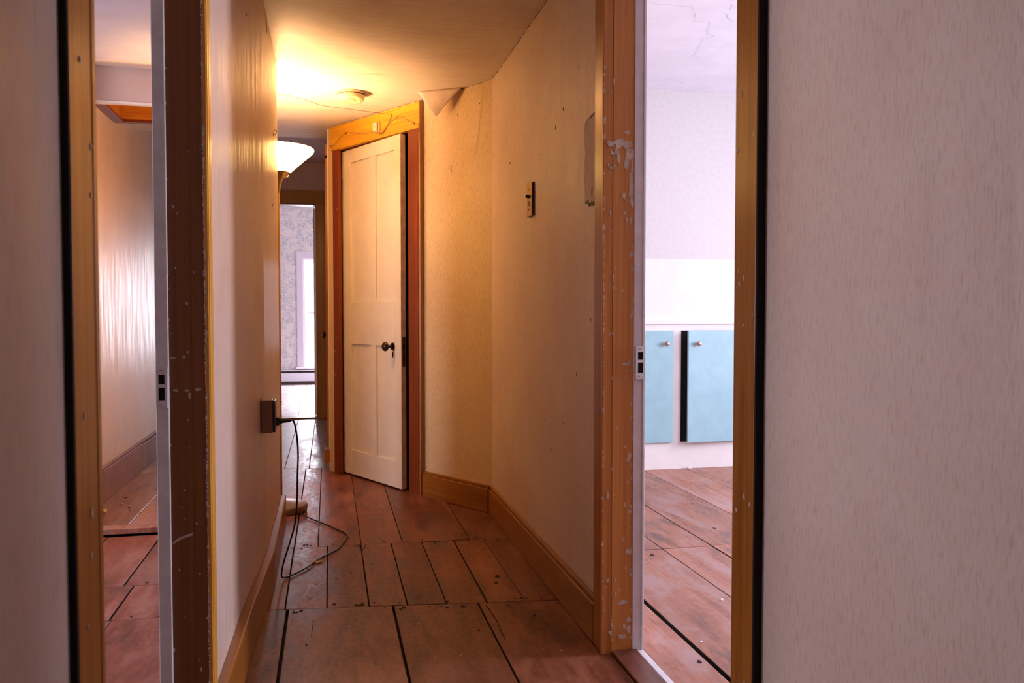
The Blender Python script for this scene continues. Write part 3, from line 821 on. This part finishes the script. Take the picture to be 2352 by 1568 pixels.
for k in range(30):
    mb.blob((.6 + .83 * random.random(), .0265, 2.141 + random.uniform(-.002, .004)), (-1, 0, 0), VZ, .006 * random.uniform(.4, 1.5), .0025, 1, 7, .0008, .4)
for s_, z in ((.66, 2.10), (.70, 2.085)): mb.blob((s_, .0265, z), (-1, 0, 0), VZ, .0025, .0025, 2, 8, .0006, .1)
o = mb.build('header_board', [M['header'], M['chip'], M['grime']], t, bevel=.003); tag(o, 'yellow pine header board')
mb = MB(FA); mb.box(.66, .68, -.10, .0, 0, 2.0).box(1.40, 1.42, -.10, -.0, 0, 2.0).box(.66, 1.42, -.10, 0, 1.998, 2.02)
mb.build('jamb', M['redwood'], t)
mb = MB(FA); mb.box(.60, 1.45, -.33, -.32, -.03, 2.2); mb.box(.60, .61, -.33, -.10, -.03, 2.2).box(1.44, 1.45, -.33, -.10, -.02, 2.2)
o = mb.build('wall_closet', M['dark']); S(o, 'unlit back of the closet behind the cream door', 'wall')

# far doorway casing
t = empty('trim_4', (-.5, 8.05, 0))
S(t, 'dark brown frame of the far doorway at the end of the corridor', 'door frame')
MB().box(-.112, -.012, 8.03, 8.052, 0, 2.03).build('casing', M['dark_wood'], t, bevel=.003)
MB().box(-.95, -.012, 8.028, 8.052, 2.03, 2.155).build('casing_head', M['dark_wood'], t, bevel=.003)
MB().box(-1.0, -.93, 8.03, 8.052, 0, 2.03).build('casing', M['dark_wood'], t, bevel=.003)
mb = MB().box(-.116, -.106, 8.035, 8.16, 0, 2.04).box(-.95, -.106, 8.04, 8.16, 2.018, 2.04)
mb.build('jamb', M['redwood'], t)
MB().box(-.95, -.11, 8.03, 8.17, -.01, .014).build('sill', M['redwood'], t, bevel=.003)
# opened far door, its edge with a hinge
t = empty('door_3', (-.13, 8.18, 0))
S(t, 'white door edge folded back inside the far doorway, dark hinge on it', 'door')
MB().box(-.138, -.117, 8.17, 8.75, .02, 2.0).build('leaf', M['white_trim'], t, bevel=.002)
MB().box(-.142, -.136, 8.165, 8.20, 1.80, 1.90).build('hinge', M['iron'], t)
# corridor side door with knob
t = empty('door_2', (0, 6.1, 0))
S(t, 'white door edge-on in the corridor wall, with a black knob', 'door')
MB().box(-.004, .0, 5.62, 6.42, .02, 2.0).build('leaf', M['door_paint'], t)
mb = MB(); mb.lathe([(0.0, 0), (.022, 0), (.022, .004), (.009, .008), (.008, .026), (.022, .034), (.028, .046), (.022, .058), (0, .063)], -.004, 5.72, 28, 0, 'x', .855)
for v in range(len(mb.v)): mb.v[v].x = -.004 - (mb.v[v].x + .004) * .62
mb.build('knob', M['iron'], t, smooth=True)
t = empty('trim_5', (0, 5.6, 0))
S(t, 'thin orange strip of door casing along the corridor wall behind the cream door', 'door frame')
MB().box(-.018, 0, 5.52, 5.61, 0.14, 2.02).build('casing', M['amber_v'], t, bevel=.002)
MB().box(-.018, 0, 6.43, 6.53, 0, 2.02).build('casing', M['amber_v'], t, bevel=.002)
MB().box(-.018, 0, 5.52, 6.53, 2.0, 2.09).build('casing_head', M['amber_v'], t, bevel=.002)

# ---------------------------------------------------------------- cream four-panel door, ajar
H = Vector((.086, 5.238)); E = Vector((.392, 4.632))
FD = frame(H, H, E)            # +y points away from the hall
t = empty('door_1', (H.x, H.y, 0))
S(t, 'cream painted four-panel closet door standing slightly ajar in the angled wall', 'door')
L = (E - H).length; Tk = .034
mb = MB(FD); z0, z1 = .012, 1.992
X = [0, .102, .338, .405, .612, L]
mb.box(X[0], X[1], 0, Tk, z0, z1).box(X[4], X[5], 0, Tk, z0, z1)
for za, zb in ((z0, .163), (.812, 1.069), (1.912, z1)): mb.box(X[1], X[4], 0, Tk, za, zb)
for za, zb in ((.163, .812), (1.069, 1.912)): mb.box(X[2], X[3], 0, Tk, za, zb)
leaf = mb.build('leaf', M['door_paint'], t, bevel=.002); tag(leaf, 'cream stiles and rails')
for xa, xb in ((X[1], X[2]), (X[3], X[4])):
    for za, zb in ((.163, .812), (1.069, 1.912)):
        mb = MB(FD); mb.box(xa - .005, xb + .005, .010, Tk - .008, za - .005, zb + .005)
        mb.build('panel', M['door_paint'], t)
mb = MB(FD); mb.box(L, L + .0012, .001, Tk - .001, z0 + .002, z1 - .002)
o = mb.build('edge_face', M['door_edge'], t); tag(o, 'worn unpainted-looking door edge')
mb = MB(FD); mb.box(L + .001, L + .004, .007, .027, .700, .868)
mb.box(L + .004, L + .0045, .012, .022, .80, .825, 1).box(L + .004, L + .0045, .012, .022, .73, .765, 1)
o = mb.build('lock_plate', [M['lock'], M['dark']], t); tag(o, 'dark steel lock plate on the door edge')
FK = FD @ Matrix.Translation((.592, 0, .812)) @ Matrix.Rotation(math.radians(90), 4, 'X')   # local z -> -y (towards the hall)
mb = MB(FK); mb.lathe([(0, 0), (.022, 0), (.021, .005), (.011, .009), (.0, .009)], 0, 0, 32)
mb.build('rosette', M['iron'], t, smooth=True)
mb = MB(FK); mb.lathe([(0, .008), (.0085, .008), (.0085, .030), (.012, .034), (0, .034)], 0, 0, 24)
mb.build('knob_neck', M['iron'], t, smooth=True)
mb = MB(FK); mb.lathe([(0, .032), (.012, .033), (.022, .038), (.027, .046), (.0265, .054), (.020, .062), (.010, .066), (0, .067)], 0, 0, 36)
o = mb.build('knob', M['knob'], t, smooth=True); tag(o, 'glossy dark brown round knob')
mb = MB(FD); mb.add([(0.592 + .007 * math.cos(a), -.003, .766 + .017 * math.sin(a)) for a in [2 * math.pi * k / 16 for k in range(16)]] +
                    [(0.592 + .007 * math.cos(a), 0, .766 + .017 * math.sin(a)) for a in [2 * math.pi * k / 16 for k in range(16)]],
                    [tuple(range(16)), tuple(range(31, 15, -1))] + [(i, 16 + i, 16 + (i + 1) % 16, (i + 1) % 16) for i in range(16)])
mb.build('keyhole_cover', M['iron'], t)
for zc in (1.78, .25):
    mb = MB(FD); mb.lathe([(0, -.045), (.006, -.045), (.006, .045), (0, .045)], .0, -.004, 12, 0, 'z', zc)
    mb.build('hinge', M['iron'], t)

# ---------------------------------------------------------------- attic hatch
t = empty('attic_hatch', (-.87, 4.75, Z1))
tag(t, 'orange wooden attic hatch frame in the landing ceiling, seen through the left doorway', 'hatch')
MB().box(-1.155, -.585, 5.065, 5.09, 2.09, 2.44).build('frame_board', M['hatch'], t, bevel=.002)
MB().box(-1.155, -.585, 4.405, 4.43, 2.09, 2.44).build('frame_board', M['hatch'], t, bevel=.002)
MB().box(-1.155, -1.13, 4.43, 5.065, 2.09, 2.44).build('frame_board', M['hatch'], t, bevel=.002)
MB().box(-.61, -.585, 4.43, 5.065, 2.09, 2.44).build('frame_board', M['hatch'], t, bevel=.002)
mb = MB().box(-1.175, -.57, 5.06, 5.105, 2.078, 2.095).box(-1.175, -1.125, 4.40, 5.06, 2.078, 2.095)
o = mb.build('lip_moulding', M['redwood'], t, bevel=.002); tag(o, 'darker lip moulding round the hatch')
MB().box(-1.13, -.61, 5.052, 5.065, 2.115, 2.125).build('inner_bead', M['hatch'], t, bevel=.001)
MB().box(-1.13, -.61, 4.43, 5.065, 2.40, 2.42).build('hatch_lid', M['hatch'], t)

# ---------------------------------------------------------------- knee-wall cupboard
t = empty('cupboard', (2.35, CV, 0))
tag(t, 'white built-in low cupboard with pale blue doors in the right room', 'cupboard')
D1 = (1.60, 2.143); D2 = (2.226, 2.78)
mb = MB()
mb.box(.9, 4.3, CV, CV + .022, 0, .172)
mb.box(.9, 4.3, CV, CV + .022, .888, .932)
mb.box(2.10, 2.202, CV, CV + .022, .172, .888); mb.box(.9, 1.62, CV, CV + .022, .172, .888); mb.box(2.75, 4.3, CV, CV + .022, .172, .888)
mb.build('face_frame', M['white_wall'], t, bevel=.001)
mb = MB().box(.9, 4.3, CV - .022, CV + .03, .932, .952)
mb.build('ledge', M['white_wall'], t, bevel=.003)
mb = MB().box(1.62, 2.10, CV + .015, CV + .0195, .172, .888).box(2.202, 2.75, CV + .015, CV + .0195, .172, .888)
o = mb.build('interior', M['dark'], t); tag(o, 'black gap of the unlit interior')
kn_ = [(0, 0), (.006, 0), (.006, .010), (.014, .016), (.0165, .024), (.013, .031), (0, .034)]
def cup_door(fr, x0, x1, kx, lab):
    mb = MB(fr); mb.box(x0, x1, -.018, 0, .174, .889)
    d = mb.build('door', M['teal'], t, bevel=.0015); tag(d, lab)
    mb = MB(fr @ Matrix.Translation((kx, -.018, .806)) @ Matrix.Rotation(math.radians(90), 4, 'X'))
    mb.lathe(kn_, 0, 0, 24)
    k = mb.build('knob', M['copper'], d, smooth=True); tag(k, 'round copper knob')
f1 = Matrix.Translation((D1[0], CV - .001, 0))
cup_door(f1, 0, D1[1] - D1[0], 2.09 - D1[0], 'pale blue door, closed, left of the dark gap')
f2 = Matrix.Translation((D2[1], CV - .001, 0)) @ Matrix.Rotation(math.radians(4.0), 4, 'Z')
cup_door(f2, -(D2[1] - D2[0]), 0, -(D2[1] - D2[0]) + .062, 'pale blue door, warped slightly open')

# ---------------------------------------------------------------- far window, heater
t = empty('window_1', (.07, 12.0, WZ0))
S(t, 'tall white sash window glowing in the floral far wall', 'window')
y = 11.985
mb = MB().box(WU0 - .083, WU0, y, 12.0, WZ0 - .03, WZ1 + .09).box(WU1, WU1 + .083, y, 12.0, WZ0 - .03, WZ1 + .09).box(WU0, WU1, y, 12.0, WZ1, WZ1 + .09)
o = mb.build('window_casing', plain('pale_lilac_window_casing', (.62, .55, .64), .45, bumps=0, var=.01), t, bevel=.002); tag(o, 'pale lilac casing')
MB().box(WU0 - .10, WU1 + .10, 11.955, 12.0, WZ0 - .028, WZ0).build('window_sill', M['white_trim'], t, bevel=.003)
mb = MB().box(WU0, WU0 + .03, 12.0, 12.1, WZ0, WZ1).box(WU1 - .03, WU1, 12.0, 12.1, WZ0, WZ1).box(WU0 + .0301, WU1 - .0301, 12.0, 12.1, WZ1 - .03, WZ1).box(WU0 + .0301, WU1 - .0301, 12.0, 12.1, WZ0, WZ0 + .012)
mb.build('window_frame', M['vinyl'], t, bevel=.002)
a, b = WU0 + .03, WU1 - .03
for za, zb, yy in ((WZ0 + .013, 1.02, 12.03), (.99, WZ1 - .031, 12.065)):
    mb = MB().box(a + .0005, a + .035, yy, yy + .03, za, zb).box(b - .035, b, yy, yy + .03, za, zb).box(a + .0351, b - .0351, yy, yy + .03, za, za + .03).box(a + .0351, b - .0351, yy, yy + .03, zb - .03, zb)
    s_ = mb.build('sash', M['vinyl'], t, bevel=.0015)
    MB().box(a + .035, b - .035, yy + .013, yy + .017, za + .03, zb - .03).build('pane', M['glass'], s_)
t = empty('baseboard_heater', (-.5, 11.95, 0))
tag(t, 'long white baseboard heater with a dark top slot under the far window', 'heater')
MB().box(-2.0, 1.4, 11.925, 12.0, .045, .165).build('cover', M['heater'], t, bevel=.003)
MB().box(-2.0, 1.4, 11.94, 12.0, .165, .192).build('air_slot', M['iron'], t)
MB().box(-2.0, 1.4, 11.935, 12.0, .192, .203).build('top_rail', M['heater'], t, bevel=.002)
MB().box(-2.0, 1.4, 11.945, 12.0, .003, .045).build('lower_slot', M['grime'], t)

# ---------------------------------------------------------------- torchiere floor lamp
LX, LY = -.246, 4.30
t = empty('floor_lamp', (LX, LY, 0))
tag(t, 'lit brass torchiere floor lamp with white bowl shade at the left wall end', 'floor lamp')
mb = MB(); mb.lathe([(0, 0), (.128, 0), (.132, .004), (.134, .010), (.134, .030), (.130, .036), (.10, .044), (.05, .052), (.022, .058), (.016, .075), (0, .075)], LX, LY, 64)
mb.build('base', plain('brushed_lamp_base', (.22, .14, .075), .4, .2, bumps=0), t, smooth=True)
mb = MB(); mb.lathe([(0, .07), (.0115, .07), (.0115, 1.62), (0, 1.62)], LX, LY, 24)
for zz in (.55, 1.08): mb.lathe([(.0115, zz), (.0125, zz + .002), (.0125, zz + .010), (.0115, zz + .012)], LX, LY, 24)
mb.build('pole', M['brass_gold'], t, smooth=True)
mb = MB(); mb.lathe([(0, 1.60), (.0125, 1.60), (.016, 1.63), (.024, 1.66), (.040, 1.685), (.060, 1.700), (.062, 1.704), (.0, 1.704)], LX, LY, 48)
mb.build('cup', M['brass'], t, smooth=True)
mb = MB(); mb.lathe([(.060, 1.702), (.066, 1.704), (.1745, 1.802), (.180, 1.812), (.179, 1.820), (.175, 1.8195), (.170, 1.806), (.064, 1.711), (.0, 1.709), (0, 1.705), (.06, 1.702)], LX, LY, 72)
mb.build('lamp_shade', M['shade'], t, smooth=True)
mb = MB(); mb.tube([(LX + .028, LY - .02, 1.672), (LX + .052, LY - .03, 1.676)], .0028, 10, 0, 0); mb.lathe([(0, -.005), (.005, -.003), (.006, .002), (.003, .006), (0, .006)], LX + .054, LY - .031, 14, 0, 'z', 1.676)
mb.build('switch', M['brass_gold'], t, smooth=True)
bl = bpy.data.lights.new('lamp_bulb', 'POINT'); bl.energy = 42; bl.color = (1.0, .56, .26); bl.shadow_soft_size = .022
bo = bpy.data.objects.new('lamp_bulb', bl); bo.location = (0, 0, 1.735); bo.parent = t; COL.objects.link(bo)
mb = MB()
cp = [(-.135, 3.005, .622), (-.125, 3.02, .618), (-.117, 3.04, .58), (-.112, 3.07, .50), (-.116, 3.10, .40), (-.120, 3.13, .30), (-.128, 3.15, .22), (-.150, 3.15, .14), (-.172, 3.14, .07), (-.178, 3.15, .025),
      (-.170, 3.19, .0065), (-.158, 3.20, .005), (-.13, 3.235, .005), (-.086, 3.31, .005), (-.044, 3.41, .005), (.008, 3.49, .005), (.040, 3.56, .005), (.048, 3.60, .007), (.070, 3.69, .005),
      (.077, 3.735, .005), (.062, 3.80, .005), (.030, 3.86, .005), (-.012, 3.95, .005), (-.040, 4.00, .005), (-.085, 4.08, .005), (-.125, 4.155, .007), (-.145, 4.21, .012)]
mb.tube(cp, .0033, 10, 0, 6)
o = mb.build('power_cord', M['cord'], t, smooth=True); tag(o, 'black cord looping over the floor to the wall outlet')
mb = MB(); mb.box(-.182, -.172, 2.985, 3.018, .606, .636); mb.tube([(-.172, 3.0, .622), (-.160, 3.003, .622), (-.150, 3.004, .622), (-.135, 3.005, .622)], [.011, .008, .007, .005], 14, 0, 0)
mb.build('plug', M['cord'], t, smooth=True)

# ---------------------------------------------------------------- outlet box, switch plate
t = empty('outlet_box', (-.228, 3.0, .585))
tag(t, 'brown surface-mounted outlet box low on the left hall wall with the black plug in it', 'electrical outlet')
MB().box(-.230, -.192, 2.955, 3.035, .586, .700).build('housing', M['brown_plastic'], t, bevel=.003)
MB().box(-.192, -.183, 2.957, 3.033, .588, .698).build('face_plate', M['black_plastic'], t, bevel=.002)
MB().box(-.184, -.180, 2.975, 3.015, .652, .682).build('receptacle', M['ivory'], t, bevel=.002)
t = empty('light_switch', (.793, 3.2, 1.45))
tag(t, 'old brass light switch plate with black back box on the right hall wall', 'light switch')
MB().box(.783, .794, 3.168, 3.246, 1.386, 1.516).build('back_box', M['black_plastic'], t, bevel=.002)
mb = MB().box(.7805, .783, 3.167, 3.247, 1.385, 1.517)
for zz in (1.41, 1.49): mb.blob((.7803, 3.207, zz), VZ, VY, .004, .004, 1, 10, .001, .05)
mb.box(.779, .7806, 3.203, 3.211, 1.425, 1.445, 1)
mb.build('cover_plate', [M['brass'], M['grime']], t, bevel=.001)
MB().tube([(.781, 3.207, 1.462), (.766, 3.207, 1.464)], [.007, .006], 12, 0, 0).build('toggle', M['iron'], t, smooth=True)

# ---------------------------------------------------------------- smoke detector
SX, SY = .121, 4.425
t = empty('smoke_detector', (SX, SY, Z1))
tag(t, 'round ivory smoke detector on the ceiling right of the lamp glow', 'smoke detector')
mb = MB(); mb.lathe([(0, Z1), (.072, Z1), (.073, Z1 - .012), (.070, Z1 - .014), (0, Z1 - .014)], SX, SY, 48); mb.build('mounting_plate', M['ivory'], t, smooth=True)
mb = MB(); mb.lathe([(0, Z1 - .014), (.066, Z1 - .014), (.066, Z1 - .018), (.072, Z1 - .019), (.070, Z1 - .036), (.062, Z1 - .044), (.045, Z1 - .047), (.044, Z1 - .045), (.03, Z1 - .045), (.029, Z1 - .048), (0, Z1 - .049)], SX, SY, 48)
mb.build('body', M['ivory'], t, smooth=True)
mb = MB()
for k in range(20):
    a = 2 * math.pi * k / 20
    mb.M = Matrix.Translation((SX, SY, 0)) @ Matrix.Rotation(a, 4, 'Z')
    mb.box(.0675, .0725, -.008, .008, Z1 - .0175, Z1 - .0155)
mb.box(.070, .0745, -.004, .004, Z1 - .012, Z1 - .005)
mb.build('vent_slots', M['grime'], t)
mb = MB(Matrix.Translation((SX, SY, 0)))
for k in range(-3, 4):
    mb.box(k * .005 - .001, k * .005 + .001, -.055, -.048, Z1 - .0475, Z1 - .0425)
mb.build('sounder_grille', M['grime'], t)

# ---------------------------------------------------------------- bell box and wires on the header
def hp(s_, z, y=.030):
    return FA @ Vector((s_, y, z))
t = empty('bell_transformer', hp(.935, 2.055, .026))
tag(t, 'small ivory wire junction box fixed to the yellow pine header', 'junction box')
mb = MB(FA); mb.box(.915, .957, .026, .040, 2.035, 2.088); mb.build('back', M['ivory'], t, bevel=.003)
mb = MB(FA); mb.box(.917, .955, .042, .054, 2.037, 2.086); mb.build('cover', M['ivory'], t, bevel=.004)
mb = MB(FA); mb.box(.919, .953, .040, .042, 2.039, 2.084); mb.blob((.938, .0545, 2.062), (-1, 0, 0), VZ, .003, .003, 0, 10, .001, .05); mb.build('seam', M['grime'], t)
HU, HV = hp(.80, 2.120)[0], hp(.80, 2.120)[1]
P1 = hp(.795, 2.110); 
sp = [(-.40, 4.32, 2.122), (-.239, 4.417, 2.12), (-.114, 4.504, 2.118), (-.026, 4.596, 2.116), (.112, 4.640, 2.114), (.254, 4.68, 2.112), tuple(P1)]
bw = empty('bell_wire', hp(.93, 2.036))
tag(bw, 'thin bell wires sagging under the ceiling and stapled along the yellow header', 'wire')
mb = MB(); mb.tube(sp, .0016, 8)
mb.tube([P1, hp(.83, 2.07), hp(.86, 2.04), hp(.885, 2.022), hp(.905, 2.02), hp(.920, 2.026), hp(.93, 2.031)], .0016, 8)
o = mb.build('ceiling_wire', M['wire_red'], bw); tag(o, 'reddish wire under the ceiling')
mb = MB()
mb.tube([hp(1.445, 2.025), hp(1.39, 2.035), hp(1.31, 2.075), hp(1.22, 2.078), hp(1.12, 2.055), hp(1.05, 2.045), hp(.98, 2.045), hp(.962, 2.034), hp(.935, 2.031)], .0017, 8)
mb.tube([hp(.905, 2.018, .03), hp(.86, 2.045), hp(.80, 2.075), hp(.745, 2.085), hp(.70, 2.078), hp(.66, 2.06), hp(.62, 2.04), hp(.585, 2.025), hp(.560, 2.02, .036), hp(.545, 2.01, .038), hp(.541, 1.95, .032), hp(.541, 1.7, .031), hp(.5415, 1.3, .031), hp(.541, .9, .031), hp(.5415, .4, .031), hp(.541, .16, .031)], .0017, 8)
o = mb.build('header_wire', M['wire_tan'], bw); tag(o, 'tan wire waving along the header and down the casing')
for i, (s_, z) in enumerate(((1.436, 2.028), (1.26, 2.080), (.905, 2.020), (.795, 2.110), (.745, 2.087), (.585, 2.026))):
    mb = MB(); p = [hp(s_ + .004, z - .005, .024), hp(s_ + .004, z - .005, .034), hp(s_ + .004, z + .005, .034), hp(s_ + .004, z + .005, .024)]
    mb.tube(p, .0012, 6, 0, 0)
    o = mb.build('wire_staple', M['iron'])
    lab = ['black wire staple at the far left end of the yellow header', 'black wire staple left of the junction box on the header', 'black wire staple just under the junction box',
           'black wire staple where the sagging reddish wire meets the header', 'black wire staple at the crest right of the junction box', 'black wire staple at the right end of the header above the casing'][i]
    tag(o, lab, 'staple', 'wire staples on the header board')

# ---------------------------------------------------------------- small things
def hook(x, pts, lab, r=.0011):
    o = MB().tube(pts, r, 6, 0, 4).build('wire_hook', M['iron']); tag(o, lab, 'hook', 'bent wire hooks in the walls')
hook(0, [(-.228, 3.74, 1.785), (-.218, 3.73, 1.790), (-.212, 3.72, 1.783), (-.216, 3.715, 1.772), (-.222, 3.725, 1.768)], 'small bent wire hook in the left hall wall beside the lamp glow')
q = lambda s_, z, y: FA @ Vector((s_, y, z))
hook(0, [q(.305, 1.765, 0), q(.300, 1.762, .010), q(.306, 1.752, .014), q(.298, 1.742, .012), q(.305, 1.733, .008)], 'small bent wire hook in the stained angled wall')
def crumb(name, loc, r, mat, lab, cat, squash=.6, seed=1, stretch=1.0):
    rr = random.Random(seed); bm = bmesh.new(); bmesh.ops.create_icosphere(bm, subdivisions=2, radius=r)
    for v in bm.verts:
        v.co *= rr.uniform(.75, 1.2); v.co.z *= squash; v.co.x *= stretch
    zmin = min(v.co.z for v in bm.verts)
    for v in bm.verts: v.co.z -= zmin
    me = bpy.data.meshes.new(name); bm.to_mesh(me); bm.free(); me.materials.append(mat)
    o = bpy.data.objects.new(name, me); o.location = loc; COL.objects.link(o); tag(o, lab, cat)
    return o
crumb('plaster_crumb', (-1.10, 4.42, .001), .017, M['stain'], 'brown crumb of plaster on the landing boards near the red baseboard', 'debris', .7, 2)
crumb('plaster_crumb', (-1.06, 4.62, .001), .008, M['stain'], 'smaller brown crumb farther back on the landing boards', 'debris', .7, 3)
crumb('wood_chip', (-.052, 3.375, .001), .014, M['chip_wood'], 'pale raw wood splinter lying beside the black cord', 'debris', .18, 4, 1.6)
crumb('plaster_crumb', (2.245, 4.895, .001), .016, M['white_trim'], 'white plaster crumb against the foot of the blue cupboard', 'debris', .6, 6)
crumb('plaster_crumb', (1.33, 2.62, .001), .007, M['white_trim'], 'white paint crumb on the right room floorboards', 'debris', .5, 7)
